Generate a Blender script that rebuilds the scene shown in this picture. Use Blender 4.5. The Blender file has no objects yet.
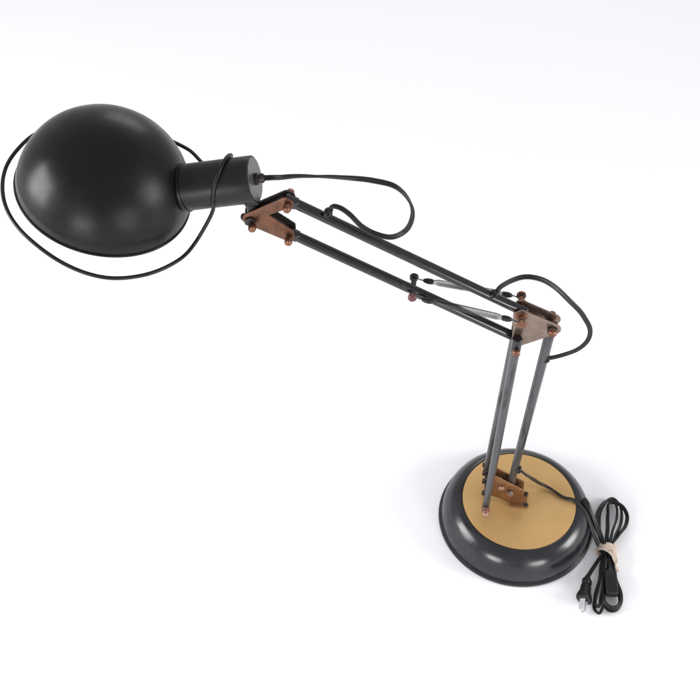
import bpy, bmesh, math, random
from mathutils import Vector, Matrix

random.seed(4)
PI = math.pi
scene = bpy.context.scene
col = scene.collection

# ------------------------------------------------------------------ materials
def nmat(name, color, rough=.4, metal=0., color2=None, scale=60., rvar=.08, bump=0., bscale=400.,
         stretch=None, spec=.5, fac_lo=.45, fac_hi=.75, coat=0., wear=None):
    m = bpy.data.materials.new(name)
    m.use_nodes = True
    nt = m.node_tree
    b = nt.nodes['Principled BSDF']
    L = nt.links.new
    b.inputs['Metallic'].default_value = metal
    b.inputs['Specular IOR Level'].default_value = spec
    if coat:
        b.inputs['Coat Weight'].default_value = coat
        b.inputs['Coat Roughness'].default_value = .12
    tc = nt.nodes.new('ShaderNodeTexCoord')
    mp = nt.nodes.new('ShaderNodeMapping')
    if stretch:
        mp.inputs['Scale'].default_value = stretch
    L(tc.outputs['Object'], mp.inputs['Vector'])
    n = nt.nodes.new('ShaderNodeTexNoise')
    n.inputs['Scale'].default_value = scale
    n.inputs['Detail'].default_value = 6
    n.inputs['Roughness'].default_value = .6
    L(mp.outputs[0], n.inputs['Vector'])
    mr = nt.nodes.new('ShaderNodeMapRange')
    mr.inputs['From Min'].default_value = .3
    mr.inputs['From Max'].default_value = .7
    mr.inputs['To Min'].default_value = max(.02, rough - rvar)
    mr.inputs['To Max'].default_value = min(1, rough + rvar)
    L(n.outputs['Fac'], mr.inputs['Value'])
    L(mr.outputs[0], b.inputs['Roughness'])
    if color2:
        n2 = nt.nodes.new('ShaderNodeTexNoise')
        n2.inputs['Scale'].default_value = scale * .6
        n2.inputs['Detail'].default_value = 8
        n2.inputs['Roughness'].default_value = .65
        L(mp.outputs[0], n2.inputs['Vector'])
        mx = nt.nodes.new('ShaderNodeMix')
        mx.data_type = 'RGBA'
        f = nt.nodes.new('ShaderNodeMapRange')
        f.inputs['From Min'].default_value = fac_lo
        f.inputs['From Max'].default_value = fac_hi
        L(n2.outputs['Fac'], f.inputs['Value'])
        L(f.outputs[0], mx.inputs['Factor'])
        mx.inputs['A'].default_value = (*color, 1)
        mx.inputs['B'].default_value = (*color2, 1)
        out = mx.outputs['Result']
        if wear:
            # small pale scuffs and specks rubbed through the finish
            n3 = nt.nodes.new('ShaderNodeTexNoise')
            n3.inputs['Scale'].default_value = 420
            n3.inputs['Detail'].default_value = 3
            L(tc.outputs['Object'], n3.inputs['Vector'])
            n4 = nt.nodes.new('ShaderNodeTexNoise')
            n4.inputs['Scale'].default_value = 24
            n4.inputs['Detail'].default_value = 4
            L(tc.outputs['Object'], n4.inputs['Vector'])
            ml = nt.nodes.new('ShaderNodeMath')
            ml.operation = 'MULTIPLY'
            L(n3.outputs['Fac'], ml.inputs[0])
            L(n4.outputs['Fac'], ml.inputs[1])
            f3 = nt.nodes.new('ShaderNodeMapRange')
            f3.inputs['From Min'].default_value = .35
            f3.inputs['From Max'].default_value = .46
            L(ml.outputs[0], f3.inputs['Value'])
            mx2 = nt.nodes.new('ShaderNodeMix')
            mx2.data_type = 'RGBA'
            L(f3.outputs[0], mx2.inputs['Factor'])
            L(out, mx2.inputs['A'])
            mx2.inputs['B'].default_value = (*wear, 1)
            out = mx2.outputs['Result']
        L(out, b.inputs['Base Color'])
    else:
        b.inputs['Base Color'].default_value = (*color, 1)
    if bump:
        nb = nt.nodes.new('ShaderNodeTexNoise')
        nb.inputs['Scale'].default_value = bscale
        nb.inputs['Detail'].default_value = 4
        L(mp.outputs[0], nb.inputs['Vector'])
        bp = nt.nodes.new('ShaderNodeBump')
        bp.inputs['Strength'].default_value = bump
        bp.inputs['Distance'].default_value = .0006
        L(nb.outputs['Fac'], bp.inputs['Height'])
        L(bp.outputs[0], b.inputs['Normal'])
    return m

M = {}
M['shade'] = nmat('blackened_steel_shade', (.0036, .0036, .0048), .33, 0, (.0125, .0085, .0075), 18, .10, .05, 350, spec=.23)
M['base'] = nmat('blackened_steel_base', (.0075, .0082, .0105), .25, 0, (.015, .016, .0195), 40, .10, .05, 500, spec=.52)
M['black'] = nmat('black_paint', (.0050, .0050, .0058), .38, 0, (.010, .010, .011), 80, .08, .05, 700, spec=.3)
M['rod'] = nmat('black_gloss_tube', (.006, .006, .0075), .16, 0, (.011, .011, .012), 150, .06, .02, 500, spec=.60, wear=(.035, .035, .035))
M['rodraw'] = nmat('worn_steel_tube', (.098, .097, .102), .24, .65, (.012, .011, .012), 190, .08, .08, 500, stretch=(1, 1, .14), fac_lo=.55, fac_hi=.74)
M['cap'] = nmat('brushed_grey_steel', (.10, .10, .105), .35, .6, (.15, .15, .15), 300, .06, .05, 600)
M['copper'] = nmat('aged_copper_plate', (.155, .070, .040), .36, .75, (.065, .034, .024), 120, .1, .1, 400)
M['copper_goldlit'] = nmat('copper_bracket_gold_reflection', (.27, .135, .060), .40, .7, (.14, .07, .035), 130, .1, .1, 400)  # copper with the gold disc's reflection put into its base colour
M['copperpale'] = nmat('pale_worn_copper_plate', (.25, .192, .160), .30, .80, (.17, .10, .065), 110, .1, .1, 400)
M['bolt'] = nmat('copper_bolt', (.22, .102, .064), .34, .8, (.09, .045, .03), 300, .1, .1, 900)
M['boltpink'] = nmat('bright_copper_bolt', (.36, .20, .15), .38, .7, (.2, .10, .07), 300, .1, .1, 900)
M['boltred'] = nmat('dull_red_cap', (.12, .042, .045), .45, .3, (.07, .03, .03), 300, .1, .1, 900)
M['boltdark'] = nmat('darkened_bolt', (.045, .035, .034), .40, .6, (.02, .018, .018), 300, .1, .1, 900)
M['greybolt'] = nmat('dull_steel_bolt', (.30, .27, .26), .34, .8, (.18, .13, .11), 300, .1)
M['gold'] = nmat('matte_gold_plate', (.56, .350, .145), .42, .45, (.535, .33, .132), 60, .06, .06, 900, fac_lo=.3, fac_hi=.8)
M['cord'] = nmat('black_rubber_cord', (.004, .004, .0046), .36, 0, (.008, .008, .009), 200, .06, .03, 700, spec=.35)
M['plug'] = nmat('black_moulded_plastic', (.006, .006, .007), .45, 0, None, 200, .06, .08, 900, spec=.35)
M['steel'] = nmat('bright_steel', (.8, .8, .81), .35, .5, (.6, .6, .62), 300, .08)
M['spring'] = nmat('spring_wire', (.085, .085, .09), .30, 1, (.06, .06, .062), 300, .08)
M['tie'] = nmat('tan_paper_tie', (.47, .375, .30), .8, 0, (.58, .49, .41), 300, .08, .5, 700)
M['floor'] = nmat('white_studio_sheet', (.885, .885, .90), .6, 0, (.88, .88, .895), 3, .05, .0, spec=.25)

# ------------------------------------------------------------------ mesh helpers
def link(name, bm, mat, parent=None, sharp=35, label=None):
    bmesh.ops.remove_doubles(bm, verts=bm.verts, dist=1e-6)
    bmesh.ops.recalc_face_normals(bm, faces=bm.faces)
    me = bpy.data.meshes.new(name)
    bm.to_mesh(me)
    bm.free()
    me.materials.append(mat)
    for p in me.polygons:
        p.use_smooth = True
    me.set_sharp_from_angle(angle=math.radians(sharp))
    o = bpy.data.objects.new(name, me)
    col.objects.link(o)
    if parent:
        o.parent = parent
    if label:
        o['label'] = label
    return o

def frame(axis, ref=None):
    a = Vector(axis).normalized()
    r = Vector(ref) if ref else (Vector((0, 0, 1)) if abs(a.z) < .9 else Vector((1, 0, 0)))
    x = (r - a * r.dot(a)).normalized()
    return a, x, a.cross(x)

def lathe(bm, o, axis, prof, n=48, ref=None, hexa=None):
    """prof: list of (distance along axis, radius)"""
    o = Vector(o)
    a, x, y = frame(axis, ref)
    rings = []
    for h, r in prof:
        if r < 1e-7:
            rings.append([bm.verts.new(o + a * h)])
        else:
            rings.append([bm.verts.new(o + a * h + (x * math.cos(2 * PI * k / n) + y * math.sin(2 * PI * k / n)) * r)
                          for k in range(n)])
    for A, B in zip(rings, rings[1:]):
        for k in range(n):
            k2 = (k + 1) % n
            if len(A) == 1 and len(B) == 1:
                continue
            if len(A) == 1:
                bm.faces.new((A[0], B[k], B[k2]))
            elif len(B) == 1:
                bm.faces.new((A[k], B[0], A[k2]))
            else:
                bm.faces.new((A[k], B[k], B[k2], A[k2]))
    for R_ in (rings[0], rings[-1]):
        if len(R_) > 1:
            bm.faces.new(R_)

def cyl(bm, p, q, r, n=24, bev=.0006, r2=None):
    p, q = Vector(p), Vector(q)
    L = (q - p).length
    r2 = r if r2 is None else r2
    lathe(bm, p, q - p, [(0, 0), (0, r - bev), (bev, r), (L - bev, r2), (L, r2 - bev), (L, 0)], n)

def nut(bm, p, axis, r, h, n=6):
    a = Vector(axis).normalized()
    lathe(bm, p, a, [(0, 0), (0, r * .9), (h * .12, r), (h * .88, r), (h, r * .9), (h, 0)], n)

def acorn(bm, p, axis, r, h):
    """domed cap nut"""
    lathe(bm, p, axis, [(0, 0), (0, r * .95), (h * .06, r), (h * .66, r), (h * .82, r * .86), (h * .94, r * .52), (h, 0)], 20)

def arcs(poly):
    """poly: list of (u, z, radius): rounded convex/concave corners"""
    out = []
    n = len(poly)
    for i in range(n):
        P = Vector(poly[i][:2]); r = poly[i][2]
        A = Vector(poly[i - 1][:2]) - P
        B = Vector(poly[(i + 1) % n][:2]) - P
        if r <= 0:
            out.append(P); continue
        ang = A.angle(B)
        t = min(r / math.tan(ang / 2), A.length * .49, B.length * .49)
        r = t * math.tan(ang / 2)
        a = P + A.normalized() * t
        b = P + B.normalized() * t
        c = P + (A.normalized() + B.normalized()).normalized() * (r / math.sin(ang / 2))
        va, vb = a - c, b - c
        th = math.atan2(va.x * vb.y - va.y * vb.x, va.dot(vb))
        for k in range(9):
            x = th * k / 8
            out.append(c + Vector((va.x * math.cos(x) - va.y * math.sin(x), va.x * math.sin(x) + va.y * math.cos(x))))
    return out

def plate(bm, pts, v0, v1, bev=.0003):
    """flat plate in the (u, z) plane between v0 and v1"""
    tmp = bmesh.new()
    f = tmp.faces.new([tmp.verts.new((p[0], v0, p[1])) for p in pts])
    r = bmesh.ops.extrude_face_region(tmp, geom=[f])
    vs = [g for g in r['geom'] if isinstance(g, bmesh.types.BMVert)]
    bmesh.ops.translate(tmp, verts=vs, vec=(0, v1 - v0, 0))
    bmesh.ops.recalc_face_normals(tmp, faces=tmp.faces)
    es = [e for e in tmp.edges if len(e.link_faces) == 2 and e.calc_face_angle(0) > 1.2]
    if bev:
        bmesh.ops.bevel(tmp, geom=es, offset=bev, segments=2, affect='EDGES', profile=.5)
    bmesh.ops.triangulate(tmp, faces=[f for f in tmp.faces if len(f.verts) > 4])
    me = bpy.data.meshes.new('tmp')
    tmp.to_mesh(me)
    tmp.free()
    bm.from_mesh(me)
    bpy.data.meshes.remove(me)

def box(bm, c, s, bev=.0006, rot=None):
    tmp = bmesh.new()
    bmesh.ops.create_cube(tmp, size=1)
    bmesh.ops.scale(tmp, vec=s, verts=tmp.verts)
    bmesh.ops.bevel(tmp, geom=list(tmp.edges), offset=bev, segments=3, affect='EDGES', profile=.5)
    if rot:
        bmesh.ops.transform(tmp, matrix=rot, verts=tmp.verts)
    bmesh.ops.translate(tmp, vec=c, verts=tmp.verts)
    me = bpy.data.meshes.new('tmp')
    tmp.to_mesh(me)
    tmp.free()
    bm.from_mesh(me)
    bpy.data.meshes.remove(me)

def spline(pts, step=.0012, closed=False):
    P = [Vector(p) for p in pts]
    n = len(P)
    out = []
    segs = n if closed else n - 1
    for i in range(segs):
        if closed:
            p0, p1, p2, p3 = P[i - 1], P[i], P[(i + 1) % n], P[(i + 2) % n]
        else:
            p1, p2 = P[i], P[i + 1]
            p0 = P[i - 1] if i else p1 * 2 - p2
            p3 = P[i + 2] if i + 2 < n else p2 * 2 - p1
        def kn(a, b): return max((b - a).length, 1e-6) ** .5
        t0 = 0; t1 = t0 + kn(p0, p1); t2 = t1 + kn(p1, p2); t3 = t2 + kn(p2, p3)
        m = max(2, int((p2 - p1).length / step))
        for k in range(m):
            t = t1 + (t2 - t1) * k / m
            A1 = p0 * ((t1 - t) / (t1 - t0)) + p1 * ((t - t0) / (t1 - t0))
            A2 = p1 * ((t2 - t) / (t2 - t1)) + p2 * ((t - t1) / (t2 - t1))
            A3 = p2 * ((t3 - t) / (t3 - t2)) + p3 * ((t - t2) / (t3 - t2))
            B1 = A1 * ((t2 - t) / (t2 - t0)) + A2 * ((t - t0) / (t2 - t0))
            B2 = A2 * ((t3 - t) / (t3 - t1)) + A3 * ((t - t1) / (t3 - t1))
            out.append(B1 * ((t2 - t) / (t2 - t1)) + B2 * ((t - t1) / (t2 - t1)))
    if not closed:
        out.append(P[-1])
    return out

def wobble(path, amp, f=70.):
    out = []
    L = 0
    for i, p in enumerate(path):
        if i:
            L += (p - path[i - 1]).length
        e = min(1, i / 12, (len(path) - 1 - i) / 12)
        out.append(p + Vector((math.sin(L * f) + .6 * math.sin(L * f * 2.3 + 1), math.sin(L * f * 1.3 + 2) + .5 * math.sin(L * f * 2.9),
                               .7 * math.sin(L * f * 1.1 + 4) + .5 * math.sin(L * f * 2.1 + 2))) * amp * e)
    return out

def circle_prof(r, n=12):
    return [(r * math.cos(2 * PI * k / n), r * math.sin(2 * PI * k / n)) for k in range(n)]

def zip_prof(r=.00145, d=.0012, n=9):
    """section of a two-conductor flat cord: two round wires side by side"""
    out = []
    a0 = math.radians(35)
    for s in (1, -1):
        for k in range(n):
            a = -(PI - a0) + 2 * (PI - a0) * k / (n - 1)
            out.append((s * d + s * r * math.cos(a), s * r * math.sin(a)))
    return out

def sweep(bm, path, prof, ref=(0, 0, 1), twist=None, closed=False, caps=True):
    n = len(path)
    T = []
    for i in range(n):
        if closed:
            t = path[(i + 1) % n] - path[i - 1]
        else:
            t = path[min(i + 1, n - 1)] - path[max(i - 1, 0)]
        T.append(t.normalized())
    r = Vector(ref)
    x = (r - T[0] * r.dot(T[0])).normalized()
    rings = []
    for i in range(n):
        x = (x - T[i] * x.dot(T[i])).normalized()
        y = T[i].cross(x)
        a = twist(i / (n - 1)) if twist else 0
        ca, sa = math.cos(a), math.sin(a)
        rings.append([bm.verts.new(path[i] + x * (px * ca - py * sa) + y * (px * sa + py * ca)) for px, py in prof])
    m = len(prof)
    for i in range(n if closed else n - 1):
        A, B = rings[i], rings[(i + 1) % n]
        for k in range(m):
            bm.faces.new((A[k], A[(k + 1) % m], B[(k + 1) % m], B[k]))
    if caps and not closed:
        bm.faces.new(rings[0])
        bm.faces.new(rings[-1])

def knot(bm, c, axis, s, r):
    """a small overhand knot"""
    a, x, y = frame(axis)
    c = Vector(c)
    P = []
    for k in range(60):
        t = 2 * PI * k / 60
        kx = (math.sin(t) + 2 * math.sin(2 * t)) * s * .36
        ky = (math.cos(t) - 2 * math.cos(2 * t)) * s * .36
        kz = -math.sin(3 * t) * s * .5
        P.append(c + x * kx + y * ky + a * kz)
    sweep(bm, P, circle_prof(r, 9), (.3, .2, 1), closed=True)

# ------------------------------------------------------------------ the setting
bm = bmesh.new()
bmesh.ops.create_grid(bm, x_segments=8, y_segments=8, size=6)
fl = link('floor', bm, M['floor'])
fl['kind'] = 'structure'
fl['label'] = 'seamless white studio sheet under the lamp'

# ------------------------------------------------------------------ the lamp: local axes u (along the arm), v (away), z
ROT = math.radians(-6)
lamp = bpy.data.objects.new('desk_lamp', None)
lamp.empty_display_size = .05
col.objects.link(lamp)
lamp.rotation_euler = (0, 0, ROT)
lamp['label'] = 'black architect desk lamp with dome shade, jointed spring arm and round gold topped base'
lamp['category'] = 'desk lamp'

def W(x, y, z):
    """a point on the table (world) in lamp axes"""
    c, s = math.cos(-ROT), math.sin(-ROT)
    return Vector((x * c - y * s, x * s + y * c, z))

# ---- base
bm = bmesh.new()
prof = [(.0006, 0), (.0004, .0992), (.0014, .1003), (.0032, .1006), (.0050, .0999), (.0058, .0984), (.0064, .0971),
        (.010, .0969), (.015, .0962), (.020, .0951), (.025, .0936), (.030, .0916), (.0345, .0889), (.0385, .0856), (.0418, .0819),
        (.0440, .0785), (.0452, .0757), (.0456, .0738), (.0452, .0729), (.0440, .0724), (.0440, 0)]
lathe(bm, (0, 0, 0), (0, 0, 1), prof, 160)
base = link('base', bm, M['base'])
base.parent = lamp
bm = bmesh.new()
lathe(bm, (0, 0, .0442), (0, 0, 1), [(0, 0), (0, .0722), (.0010, .0722), (.0010, 0)], 128)
link('top_plate', bm, M['gold'], base, label='matte gold disc set into the top of the base')

# ---- joints (u, z) in the arm's plane v = 0
G = (-.0440, .0675); H = (-.0145, .0735)
A = (-.0400, .3960); B = (-.0405, .3540); C = (-.0060, .3790)
D = (-.2770, .5235); E_ = (-.2775, .4810); F = (-.3150, .4990)
def pt(J, v=0.): return Vector((J[0], v, J[1]))

# ---- bracket on the base
bm = bmesh.new()
pl = arcs([(-.0425, .1080, .004), (.0025, .0780, .003), (.0050, .0478, .002), (-.010, .0468, .004), (-.0345, .0590, .005),
           (-.0440, .0615, .004), (-.0430, .080, .01)])
plate(bm, pl, -.0072, -.0056)
plate(bm, pl, .0056, .0072)
plate(bm, [(.0018, .0475), (.0038, .0475), (.0018, .0660), (.0004, .0660)], -.0055, .0055, .0002)
box(bm, (-.001, 0, .0468), (.022, .024, .0018), .0005)
bracket = link('base_bracket', bm, M['copper_goldlit'], lamp)
def bolt(parent, p, v0, v1, r=.0022, head=.0042, hl=.0045, mat='bolt', dome=True, name='bolt'):
    """a pin along v through p with a nut or cap at each end"""
    bm = bmesh.new()
    cyl(bm, pt(p, v0 + .001), pt(p, v1 - .001), r, 16, .0003)
    for v, s in ((v0, 1), (v1, -1)):
        if dome:
            acorn(bm, pt(p, v + s * hl), (0, -s, 0), head, hl)
        else:
            nut(bm, pt(p, v + s * hl), (0, -s, 0), head, hl)
    return link(name, bm, M[mat], parent, 30)
b = bolt(bracket, H, -.0125, .0125, .0024, .0042, .004, 'greybolt', False)
bolt(bracket, (-.0262, .0815), -.0115, .0115, .0024, .0040, .0038, 'boltpink')
for u, v in ((.0085, -.0085), (.0085, .0085)):
    bm = bmesh.new()
    lathe(bm, (u, v, .0475), (0, 0, 1), [(0, 0), (0, .0032), (.0012, .0031), (.0020, .002), (.0023, 0)], 16)
    link('screw', bm, M['boltdark'], bracket)
# long pivot pin through the lower ends of the two left rods, with its nuts
bm = bmesh.new()
cyl(bm, pt(G, -.037), pt(G, .037), .0025, 16, .0004)
for v in (-.0105, .0075, .0195, .0325):
    nut(bm, pt(G, v), (0, 1, 0), .0064, .0032)
link('pivot_pin', bm, M['boltdark'], bracket, 30)
bm = bmesh.new()
acorn(bm, pt(G, -.0345), (0, -1, 0), .0042, .0100)
lathe(bm, pt(G, -.0335), (0, -1, 0), [(0, 0), (0, .0052), (.0016, .0052), (.0016, 0)], 20)
link('cap_nut', bm, M['boltpink'], bracket, 30)

# ---- lower arm: two rods at the left, one at the right
def rod(p, q, r, mat, flat_p=None, flat_q=None, r2=None, name='lower_arm_rod', lip=True):
    """round tube from p to q, its ends pressed towards flat lugs across v"""
    p, q = Vector(p), Vector(q)
    bm = bmesh.new()
    a, x, y = frame(q - p, (0, 1, 0))
    L = (q - p).length
    r2 = r if r2 is None else r2
    n = 28
    st = []
    fl = .022
    for h in [0, .0008, .002, .005, .009, .013, .017, .022] + [.03 + (L - .06) * k / 10 for k in range(11)] + \
             [L - t for t in (.022, .017, .013, .009, .005, .002, .0008, 0)]:
        t = h / L
        rr = r + (r2 - r) * t
        sx = sy = 1.
        for e, f_ in ((h, flat_p), (L - h, flat_q)):
            if f_ and e < fl:
                w = 1 - e / fl
                w = w * w * (3 - 2 * w)
                sx = 1 - (1 - f_) * w
                sy = 1 + .10 * w
        c = min(h, L - h)
        k = 1 if c > .0008 else (.94 if c < .0001 else .99)
        st.append([bm.verts.new(p + a * h + x * math.cos(2 * PI * i / n) * rr * sx * k + y * math.sin(2 * PI * i / n) * rr * sy * k)
                   for i in range(n)])
    for S, T_ in zip(st, st[1:]):
        for i in range(n):
            bm.faces.new((S[i], S[(i + 1) % n], T_[(i + 1) % n], T_[i]))
    bm.faces.new(st[0]); bm.faces.new(st[-1])
    return link(name, bm, mat, lamp, 40)

def along(p, q, d0, d1):
    """extend the segment p-q by d0 before p and d1 beyond q"""
    p, q = Vector(p), Vector(q)
    a = (q - p).normalized()
    return p - a * d0, q + a * d1

p, q = along(pt(G, -.0285), pt(B, -.0135), .006, .003)
q = q + (q - p).normalized() * .009
front = rod(p, q, .0044, M['rodraw'], .72, .85, .0050)
bolt(front, (B[0] + .0004, B[1] - .001), -.0245, .0245, .0024, .0042, .0055, 'bolt', name='pivot_bolt')
d = (q - p).normalized()
bm = bmesh.new()
cyl(bm, q - d * .0170, q + d * .0012, .0055, 28, .0010)
link('end_sleeve', bm, M['rod'], front, 30)
p, q = along(pt(G, .0270), pt(B, .0135), .006, .003)
rear = rod(p, q, .0042, M['rodraw'], .7, .8, .0046)
p, q = along(pt(H), pt(C), .004, .0005)
right = rod(p, q, .0046, M['rodraw'], .9, .9, .0056)

# ---- elbow bracket: two plates through three joints
def hull(circs, n=40):
    P = []
    for u, z, r in circs:
        for k in range(n):
            P.append((u + r * math.cos(2 * PI * k / n), z + r * math.sin(2 * PI * k / n)))
    P = sorted(set(P))
    def half(P):
        h = []
        for p in P:
            while len(h) > 1 and (h[-1][0] - h[-2][0]) * (p[1] - h[-2][1]) - (h[-1][1] - h[-2][1]) * (p[0] - h[-2][0]) <= 1e-12:
                h.pop()
            h.append(p)
        return h[:-1]
    h = half(P) + half(P[::-1])
    out = [h[0]]
    for p in h[1:]:
        if (Vector(p) - Vector(out[-1])).length > .0004:
            out.append(p)
    return out
bm = bmesh.new()
hp = hull([(A[0], A[1], .0075), (B[0] + .001, B[1], .0060), (C[0] + .0015, C[1], .0075)])
plate(bm, hp, -.0078, -.0062)
plate(bm, hp, .0062, .0078)
elbow = link('elbow_bracket', bm, M['copperpale'], lamp, label='pale worn copper plates joining the two arms')
# spring posts on the elbow: pin through A, standing out on both sides
bm = bmesh.new()
cyl(bm, pt(A, -.0200), pt(A, .0240), .0033, 20, .0004)
for v, d in ((-.0078, -1), (.0078, 1)):
    lathe(bm, pt(A, v), (0, d, 0), [(0, 0), (0, .0064), (.0018, .0064), (.0024, .0058), (.0024, 0)], 24)
lathe(bm, pt(A, -.0185), (0, -1, 0), [(0, 0), (0, .0050), (.0022, .0054), (.0034, .0040), (.0038, 0)], 24)
lathe(bm, pt(A, .0205), (0, 1, 0), [(0, 0), (0, .0050), (.0024, .0050), (.0038, .0038), (.0042, 0)], 24)
link('spring_post', bm, M['bolt'], elbow, 30)
bolt(elbow, (C[0], C[1]), -.0165, .0165, .0026, .0044, .0060, 'bolt', name='pivot_bolt')
bm = bmesh.new()
for J, v in ((C, -.0078), (C, .0078)):
    nut(bm, pt(J, v), (0, math.copysign(1, v), 0), .0056, .0030)
link('nut', bm, M['boltdark'], elbow, 30)
# small stray marks scratched into the front plate: thin curved wire-like scores standing proud of it
# ---- upper arm
def arm_rod(P, Q):
    p, q = along(pt(P), pt(Q), .005, .005)
    return rod(p, q, .0052, M['rod'], .8, .8, .0052, 'upper_arm_rod')
top_rod = arm_rod(D, A)
low_rod = arm_rod(E_, B)
for r_, P, Q in ((top_rod, D, A), (low_rod, E_, B)):
    d = (pt(Q) - pt(P)).normalized()
    bm = bmesh.new()
    ang = math.atan2(-d.z, d.x)
    box(bm, pt(P) + d * .0025, (.014, .0092, .0100), .0018, Matrix.Rotation(ang, 3, 'Y'))
    link('rod_end', bm, M['rod'], r_, 30)

# spring post across the lower rod
tpost = (-.1530 - E_[0]) / (B[0] - E_[0])
POST = (-.1530, E_[1] + (B[1] - E_[1]) * tpost + .0012)
bm = bmesh.new()
cyl(bm, pt(POST, -.0130), pt(POST, .0200), .0029, 16, .0003)
lathe(bm, pt(POST, .0165), (0, 1, 0), [(0, 0), (0, .0046), (.0018, .0048), (.0034, .0034), (.0040, 0)], 20)
link('spring_post', bm, M['boltdark'], low_rod, 30)
bm = bmesh.new()
lathe(bm, pt(POST, -.0105), (0, -1, 0), [(0, 0), (0, .0044), (.0030, .0046), (.0048, .0032), (.0052, 0)], 20)
link('cap_nut', bm, M['boltred'], low_rod, 30, label='reddish cap nut at the front end of the spring post')

# ---- the two springs
def spring(p, q):
    p, q = Vector(p), Vector(q)
    a, x, y = frame(q - p)
    L = (q - p).length
    s0, s1 = .0190, L - .0190
    turns = 58
    bm = bmesh.new()
    path = []
    N = turns * 14
    for i in range(N + 1):
        t = i / N
        e = min(1, t * 10, (1 - t) * 10)
        R = .0017 + .0017 * e
        path.append(p + a * (s0 + (s1 - s0) * t) + (x * math.cos(2 * PI * turns * t) + y * math.sin(2 * PI * turns * t)) * R)
    sweep(bm, path, circle_prof(.00036, 6), a)
    sp = link('spring', bm, M['spring'], lamp, 60)
    for o, d in ((p, a), (q, -a)):
        bm = bmesh.new()
        lathe(bm, o + d * .0095, d, [(0, 0), (.0002, .0012), (.002, .0024), (.005, .0031), (.009, .0031), (.0108, .0026), (.0112, 0)], 20)
        link('end_cap', bm, M['plug'], sp)
        bm = bmesh.new()
        ring = [o + (d * math.cos(t) + d.cross(Vector((0, 1, 0))).normalized() * math.sin(t)) * .0038
                for t in [.35 + (2 * PI - .7) * k / 20 for k in range(21)]]
        sweep(bm, [o + d * .0110] + [o + d * .007] + ring, circle_prof(.00065, 8), (0, 1, 0))
        link('hook', bm, M['spring'], sp, 60)
    return sp
spring(pt(POST, -.0115), pt(A, -.0165))
spring(pt(POST, .0150), pt(A, .0190))

# ---- bracket at the head
bm = bmesh.new()
hb = arcs([(-.3215, .5060, .005), (-.2800, .5318, .004), (-.2705, .5265, .004), (-.2740, .5160, .003), (-.2815, .5160, .003),
           (-.2965, .5080, .0008), (-.2725, .4892, .003), (-.2725, .4760, .004), (-.2830, .4770, .004), (-.3110, .4905, .006), (-.3225, .4960, .005)])
plate(bm, hb, -.0062, -.0048)
head = link('head_bracket', bm, M['copper'], lamp)
bm = bmesh.new()
plate(bm, hb, .0048, .0062)
link('rear_plate', bm, M['boltdark'], head, label='blackened rear plate of the head bracket')
for J in (D, E_):
    bolt(head, J, -.0165, .0150, .0024, .0040, .0080, 'bolt')
bolt(head, (F[0] + .003, F[1] - .002), -.0180, .0100, .0024, .0040, .0075, 'bolt')
bm = bmesh.new()
acorn(bm, pt((-.3165, .4985)), (-1, 0, -.1), .0040, .0095)
nut(bm, pt((-.3150, .4990), -.0090), (0, 1, 0), .0058, .0030)
link('nut', bm, M['boltdark'], head, 30)

# ---- socket
S0 = Vector((-.3830, 0, .5290)); S1 = Vector((-.3085, 0, .5468))
sa = (S1 - S0).normalized()
SL = (S1 - S0).length
bm = bmesh.new()
lathe(bm, S0, sa, [(-.012, 0), (-.012, .0222), (.0062, .0222), (.0064, .0236), (.0084, .0236), (.0086, .0224), (SL - .0010, .0224),
                   (SL - .0003, .0221), (SL, .0214), (SL, 0)], 72)
socket = link('socket', bm, M['black'], lamp, 30)
bm = bmesh.new()
lathe(bm, S0, sa, [(SL + .0002, 0), (SL + .0002, .0206), (SL + .0008, .0204), (SL + .0008, 0)], 48)
link('end_plate', bm, M['cap'], socket)
bm = bmesh.new()
nut(bm, S1 + sa * .0006, sa, .0062, .0036)
lathe(bm, S1 + sa * .0040, sa, [(0, 0), (0, .0036), (.0014, .0036), (.0018, .0047), (.0044, .0047), (.0050, .0040), (.0066, .0026), (.0080, 0)], 20)
link('strain_relief', bm, M['boltdark'], socket, 30)
bm = bmesh.new()
cyl(bm, Vector((-.3125, 0, .5280)), Vector((-.3150, 0, .4940)), .0046, 24)
box(bm, (-.3130, 0, .5215), (.014, .012, .008), .0012, Matrix.Rotation(-.23, 3, 'Y'))
link('swivel', bm, M['black'], socket)

# ---- dome shade
SC = Vector((-.4576, 0, .5205)); AX = Vector((.2968, -.0155, .9548)).normalized()
R, HH = .0832, .0800
bm = bmesh.new()
prof = []
N = 40
for k in range(N + 1):
    t = PI / 2 * k / N
    prof.append((HH * math.cos(t), R * math.sin(t)))
prof += [(-.0008, R - .0001), (-.0010, R + .0008), (-.0018, R + .0014), (-.0028, R + .0013), (-.0036, R + .0006), (-.0038, R - .0006), (-.0030, R - .0016), (-.0014, R - .0018), (0, R - .0016)]
for k in range(N, -1, -1):
    t = PI / 2 * k / N
    prof.append(((HH - .0014) * math.cos(t), (R - .0014) * math.sin(t)))
prof[0] = (HH, 0); prof[-1] = (HH - .0014, 0)
lathe(bm, SC, AX, prof, 144)
shade = link('shade', bm, M['shade'], lamp, 50)

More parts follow.
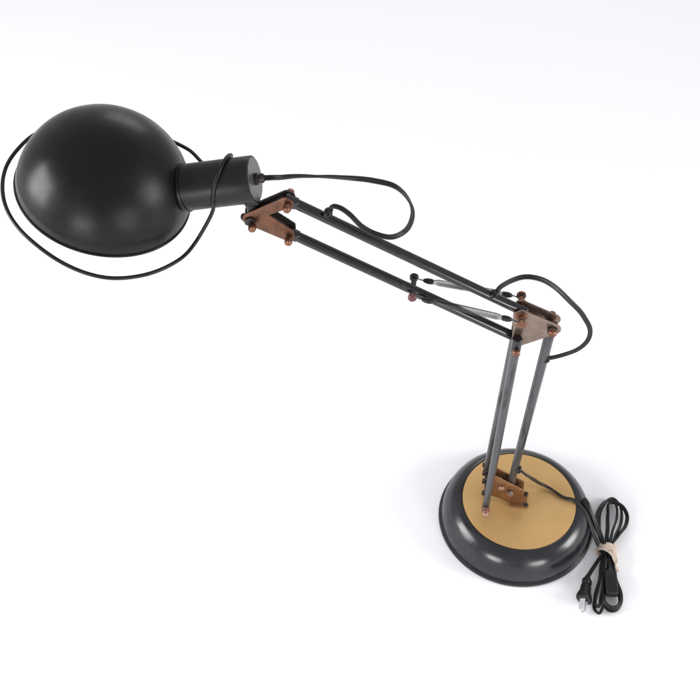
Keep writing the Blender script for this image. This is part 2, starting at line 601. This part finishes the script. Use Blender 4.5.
# ---- wire hoop round the shade, hooked over the socket
rim = [(-.5120, .0850, .5340), (-.5270, .0660, .5390), (-.5379, .0468, .5440), (-.5470, .0060, .5458), (-.5448, -.0265, .5438), (-.5320, -.0570, .5394), (-.5108, -.0808, .5322), (-.4830, -.0968, .5234),
       (-.4518, -.1057, .5137), (-.4238, -.1020, .5048), (-.3980, -.0865, .4970), (-.3765, -.0600, .4908), (-.3643, -.0285, .4890)]
def onS(u, ang, r=.0246):
    """a point round the socket's tube; ang 0 = up, positive towards the viewer"""
    c = S0 + sa * ((u - S0.x) / sa.x)
    n = Vector((-sa.z, 0, sa.x))
    return c + n * math.cos(ang) * r + Vector((0, -1, 0)) * math.sin(ang) * r
rise = [onS(-.3490, 2.05, .0262), onS(-.3450, 1.57, .0250), onS(-.3390, .95), onS(-.3325, .30), onS(-.3290, -.35, .0250), onS(-.3300, -.95, .0255), onS(-.3400, -1.5, .0262)]
back = [(-.3640, .0420, .5240), (-.3900, .0700, .5200), (-.4250, .0880, .5210), (-.4700, .0960, .5250)]
path = spline(rim + [tuple(x) for x in rise] + back, .002, closed=True)
bm = bmesh.new()
sweep(bm, wobble(path, .0003, 45.), circle_prof(.0019, 12), (0, 0, 1), closed=True)
link('shade_hoop', bm, M['black'], lamp, 60)

# ---- power cord
ZP = zip_prof()
bm = bmesh.new()
v0 = S1 + sa * .008
c1 = [tuple(v0), (-.2850, -.004, .5545), (-.2730, -.006, .5582), (-.2356, -.009, .5630), (-.1987, -.009, .5630), (-.1755, -.009, .5564), (-.1630, -.009, .5443),
      (-.1576, -.010, .5276), (-.1606, -.011, .5109), (-.1688, -.011, .4999), (-.1783, -.011, .4950), (-.1929, -.010, .4975), (-.2056, -.009, .5054),
      (-.2171, -.007, .5171), (-.2267, -.006, .5237), (-.2333, -.005, .5244), (-.2375, -.003, .5190), (-.2380, 0, .5080)]
sweep(bm, wobble(spline(c1, .0015), .0003), ZP, (0, 0, 1), lambda t: 2.6 - 5.2 * min(t * 1.6, 1) if t < .62 else -2.6 + 2.2 * (t - .62))
knot(bm, (-.2385, -.0035, .5150), (.88, 0, -.47), .0042, .0018)
link('cord', bm, M['cord'], lamp, 40)
bm = bmesh.new()
c2 = [(-.0690, 0, .4135), (-.0685, -.001, .4200), (-.0654, 0, .4277), (-.0565, 0, .4373), (-.0424, 0, .4444), (-.0273, 0, .4432), (-.0111, 0, .4335), (.0067, 0, .4152),
      (.0232, 0, .3946), (.0335, 0, .3770), (.0344, 0, .3587), (.0265, 0, .3432), (.0145, 0, .3330), (-.0006, -.001, .3265), (-.0075, 0, .3260)]
sweep(bm, wobble(spline(c2, .0015), .0003), ZP, (0, 1, 0), lambda t: .5 + 1.2 * t)
knot(bm, (-.0700, -.001, .4185), (.88, 0, -.47), .0040, .0018)
knot(bm, (-.0040, -.002, .3262), (1, 0, .1), .0034, .0016)
link('cord', bm, M['cord'], lamp, 40)

bm = bmesh.new()
zb = lambda r: 0
# from the right rod across the gold disc, over the shoulder of the base and down to the bundle
main = [Vector((-.0125, -.002, .1180)), Vector((-.0080, -.002, .1150)), Vector((.004, .002, .098)), Vector((.0150, .0120, .0760)), Vector((.0260, .0210, .0560)), Vector((.038, .0200, .0490)), Vector((.0560, .0085, .0480)),
        W(.0700, -.0030, .0485), W(.0800, -.0120, .0435), W(.0880, -.0230, .0330), W(.0945, -.0345, .0210), W(.1010, -.0455, .0110), W(.1060, -.0560, .0060), W(.1010, -.0720, .0040), W(.0950, -.0950, .0035), W(.0880, -.1150, .0035),
        W(.0840, -.1320, .0040), W(.0880, -.1385, .0060), W(.0945, -.1280, .0075), W(.0990, -.1080, .0080), W(.1050, -.0830, .0085), W(.1090, -.0560, .0090),
        W(.1060, -.0300, .0080), W(.1080, -.0060, .0070), W(.1150, .0130, .0065), W(.1240, .0235, .0060), W(.1325, .0275, .0055), W(.1388, .0200, .0055), W(.1400, .0040, .0060), W(.1340, -.0160, .0080), W(.1220, -.0380, .0100),
        W(.1150, -.0560, .0105), W(.1160, -.0860, .0060), W(.1180, -.1080, .0040), W(.1165, -.1240, .0040), W(.1090, -.1330, .0040), W(.1010, -.1340, .0050), W(.0950, -.1270, .0070), W(.0960, -.1180, .009), W(.1040, -.1150, .0100)]
sweep(bm, wobble(spline(main, .0016), .00025, 90.), ZP, (0, 0, 1), lambda t: .3 + 1.3 * math.sin(t * 19))
knot(bm, (-.0085, -.003, .1165), (1, 0, .1), .0034, .0016)
# from the in-line switch back up through the tie, round the upper loops and down to the plug
tail = [W(.1075, -.0880, .0110), W(.1090, -.0700, .0120), W(.1110, -.0540, .0130), W(.1130, -.0380, .0130), W(.1170, -.0180, .0115), W(.1210, .0030, .0090), W(.1260, .0190, .0080), W(.1340, .0190, .0090), W(.1425, .0135, .0080), W(.1468, .0020, .0060),
        W(.1415, -.0145, .0060), W(.1290, -.0310, .0090), W(.1180, -.0460, .0120), W(.1120, -.0600, .0125), W(.1120, -.0800, .0100), W(.1165, -.0980, .0085), W(.1190, -.1120, .0080), W(.1150, -.1270, .0085), W(.1060, -.1330, .0095), W(.0975, -.1290, .0105), W(.0955, -.1180, .0110),
        W(.0985, -.0980, .0115), W(.1060, -.0700, .0130), W(.1080, -.0540, .0145), W(.1030, -.0380, .0180), W(.0960, -.0250, .0270), W(.0885, -.0130, .0385), W(.0830, -.0035, .0445), W(.0850, .0020, .0450), W(.0890, -.0030, .0420), W(.0960, -.0170, .0300), W(.1030, -.0320, .0200), W(.1080, -.0470, .0160),
        W(.1050, -.0580, .0120), W(.0980, -.0670, .0085), W(.0917, -.0747, .0072), W(.0835, -.0860, .0070), W(.0800, -.0905, .0070)]
sweep(bm, wobble(spline(tail, .0016), .00025, 90.), ZP, (0, 0, 1), lambda t: .2 + 1.1 * math.sin(t * 17))
extra = [W(.1100, -.0560, .0075), W(.1075, -.0400, .0120), W(.1045, -.0240, .0125), W(.1055, -.0060, .0110), W(.1120, .0110, .0095), W(.1215, .0215, .0090), W(.1300, .0235, .0085), W(.1345, .0120, .0085), W(.1310, -.0060, .0100), W(.1220, -.0260, .0120), W(.1150, -.0450, .0125),
         W(.1100, -.0620, .0110), W(.1060, -.0800, .0100), W(.1000, -.1000, .0090), W(.0930, -.1190, .0080), W(.0890, -.1300, .0080), W(.0860, -.1280, .0075), W(.0885, -.1150, .0080), W(.0965, -.0900, .0090), W(.1070, -.0600, .0105)]
sweep(bm, wobble(spline(extra, .0016), .00025, 90.), ZP, (0, 0, 1), lambda t: .9 + .9 * math.sin(t * 13))
cd = link('cord', bm, M['cord'], lamp, 40, label='black two wire cord running off the base into a tied bundle')

# ---- plug with two flat blades
PLUG_ROLL = math.radians(55)
def plug_rot(d):
    d = Vector(d).normalized()
    y = Vector((0, 0, 1))
    x = d.cross(y).normalized()
    y = x.cross(d)
    c_, s_ = math.cos(PLUG_ROLL), math.sin(PLUG_ROLL)
    x, y = x * c_ + y * s_, y * c_ - x * s_
    return Matrix((x, y, d)).transposed()
p0 = W(.0815, -.0885, .0080)
p1 = W(.0735, -.1150, .0098)
Rm = plug_rot(p1 - p0)
bm = bmesh.new()
sec = [(0, .0026, .0026), (.003, .0036, .0034), (.006, .0054, .0048), (.008, .0061, .0052), (.0115, .0060, .0052), (.0125, .0053, .0048), (.0140, .0053, .0048), (.0150, .0062, .0054), (.020, .0064, .0056),
       (.0240, .0070, .0061), (.0280, .0087, .0072), (.0315, .0098, .0080), (.0345, .0100, .0082), (.0360, .0096, .0080), (.0364, .0088, .0074)]
rings = []
for h, wx, wy in sec:
    ring = []
    for k in range(28):
        t = 2 * PI * k / 28
        cx, sy = math.cos(t), math.sin(t)
        ring.append(bm.verts.new(p0 + Rm @ Vector((math.copysign(abs(cx) ** .55, cx) * wx, math.copysign(abs(sy) ** .55, sy) * wy, h))))
    rings.append(ring)
for S, T_ in zip(rings, rings[1:]):
    for k in range(28):
        bm.faces.new((S[k], S[(k + 1) % 28], T_[(k + 1) % 28], T_[k]))
bm.faces.new(rings[0]); bm.faces.new(rings[-1])
plug = link('plug', bm, M['plug'], lamp, 40)
for s in (-1, 1):
    bm = bmesh.new()
    tmp = [(-.0032, .0350), (.0032, .0350), (.0032, .0505), (.0018, .0525), (-.0018, .0525), (-.0032, .0505)]
    # blade lies in a plane across the plug's width; a hole near its tip
    vs_f, vs_b = [], []
    for th, store in ((-.0007, vs_f), (.0007, vs_b)):
        o_ = [bm.verts.new(p0 + Rm @ Vector((s * .0034 + th, y_, h))) for y_, h in tmp]
        store.append(o_)
    bm.faces.new(vs_f[0]); bm.faces.new(vs_b[0][::-1])
    for k in range(6):
        bm.faces.new((vs_f[0][k], vs_f[0][(k + 1) % 6], vs_b[0][(k + 1) % 6], vs_b[0][k]))
    link('prong', bm, M['steel'], plug, 30)

# ---- in-line switch
bm = bmesh.new()
sc_ = W(.1072, -.1020, .0140)
ax_ = (W(.1095, -.0860, .014) - W(.1065, -.1200, .014)).normalized()
rz = math.atan2(ax_.y, ax_.x)
Rz = Matrix.Rotation(rz, 3, 'Z')
box(bm, sc_, (.033, .0150, .0110), .0022, Rz)
sw = link('inline_switch', bm, M['plug'], lamp, 30)
bm = bmesh.new()
box(bm, sc_ + Vector((0, 0, .0054)) + ax_ * .002, (.011, .0062, .0016), .0006, Rz)
link('switch_slider', bm, M['cord'], sw, 30)
bm = bmesh.new()
lathe(bm, sc_ + ax_ * .0155, ax_, [(0, 0), (0, .0034), (.006, .0024), (.0062, 0)], 16)
link('collar', bm, M['plug'], sw, 30)

# ------------------------------------------------------------------ paper tie wound round the bundle: a thing of its own
tie = bpy.data.objects.new('cord_tie', None)
tie.empty_display_size = .02
col.objects.link(tie)
tie.location = (.1105, -.0545, 0)
tie['label'] = 'tan paper tie wound round the middle of the black cord bundle'
tie['category'] = 'cord tie'
bdir = Vector((.012, .060, 0)).normalized()
bx = Vector((bdir.y, -bdir.x, 0))
def ribbon(bm, path, w, th, ref):
    pr = []
    for k in range(14):
        t = 2 * PI * k / 14
        pr.append((w * math.copysign(abs(math.cos(t)) ** .6, math.cos(t)), th * math.sin(t)))
    sweep(bm, path, pr, ref)
bm = bmesh.new()
for j, (off, ww, tilt, rr) in enumerate(((.0055, .0030, .10, 1.0), (.0010, .0032, -.05, 1.04), (-.0035, .0030, -.30, 1.08), (-.0055, .0022, -.55, 1.12))):
    P = []
    for k in range(41):
        t = 2 * PI * k / 40
        ex, ez = .0112 * rr, .0078 * rr
        x_, z_ = ex * math.cos(t), ez * math.sin(t)
        wob = .0005 * math.sin(5 * t + j * 2)
        P.append(bx * (x_ + wob) + bdir * (off + tilt * x_ + wob) + Vector((0, 0, max(.0098 + z_, .0010))))
    ribbon(bm, P, ww, .0006, bdir)
band = link('band', bm, M['tie'], tie, 50)
bm = bmesh.new()
P = spline([tuple(bx * .0020 + bdir * (-.004) + Vector((0, 0, .0186))), tuple(bx * .0080 + bdir * (-.011) + Vector((0, 0, .0160))), tuple(bx * .0115 + bdir * (-.018) + Vector((0, 0, .0110))), tuple(bx * .0150 + bdir * (-.0255) + Vector((0, 0, .0080)))], .001)
sweep(bm, P, [(.0022 * math.cos(2 * PI * k / 10), .0011 * math.sin(2 * PI * k / 10)) for k in range(10)], (0, 0, 1), lambda t: 5 * t)
P = spline([tuple(bx * .0060 + bdir * (-.006) + Vector((0, 0, .0180))), tuple(bx * .0110 + bdir * (-.0105) + Vector((0, 0, .0150))), tuple(bx * .0128 + bdir * (-.0150) + Vector((0, 0, .0100)))], .001)
sweep(bm, P, [(.0018 * math.cos(2 * PI * k / 10), .0010 * math.sin(2 * PI * k / 10)) for k in range(10)], (0, 0, 1), lambda t: 4 * t)
link('tail', bm, M['tie'], tie, 50, label='frayed twisted end of the tie')

# ------------------------------------------------------------------ light: studio softboxes
w = bpy.data.worlds.new('World')
scene.world = w
w.use_nodes = True
bg = w.node_tree.nodes['Background']
bg.inputs['Color'].default_value = (.975, .965, 1, 1)
bg.inputs['Strength'].default_value = .62

def softbox(name, loc, aim, sx, sy, power, color=(1, 1, 1)):
    l = bpy.data.lights.new(name, 'AREA')
    l.shape = 'RECTANGLE'
    l.size, l.size_y = sx, sy
    l.energy = power
    l.color = color
    o = bpy.data.objects.new(name, l)
    col.objects.link(o)
    o.location = loc
    o.rotation_euler = (Vector(aim) - Vector(loc)).to_track_quat('-Z', 'Y').to_euler()
    return o
softbox('softbox', (-2.15, -.25, .95), (-.2, -.2, .1), 1.0, 1.0, 42)
softbox('softbox', (2.05, -.45, .90), (0, -.2, .1), .8, .9, 33)
softbox('softbox', (-.95, -1.55, .46), (0, 0, .05), .55, .5, 11)
softbox('softbox', (.75, -1.65, .44), (0, 0, .05), .55, .5, 11)
softbox('softbox', (.2, 3.1, 1.7), (0, .1, .0), 1.6, .9, 15, (1, .98, .96))

# ------------------------------------------------------------------ camera
cam = bpy.data.cameras.new('camera')
cam.sensor_width = 36
cam.lens = 1048 / 700 * 36
cam.clip_start = .05
cam.clip_end = 100
co = bpy.data.objects.new('camera', cam)
col.objects.link(co)
co.location = (-.21689, -.73711, 1.18638)
co.rotation_euler = (math.radians(90 - 49), 0, 0)
scene.camera = co

scene.view_settings.view_transform = 'Standard'
scene.view_settings.look = 'None'
scene.view_settings.exposure = 0
scene.view_settings.gamma = 1
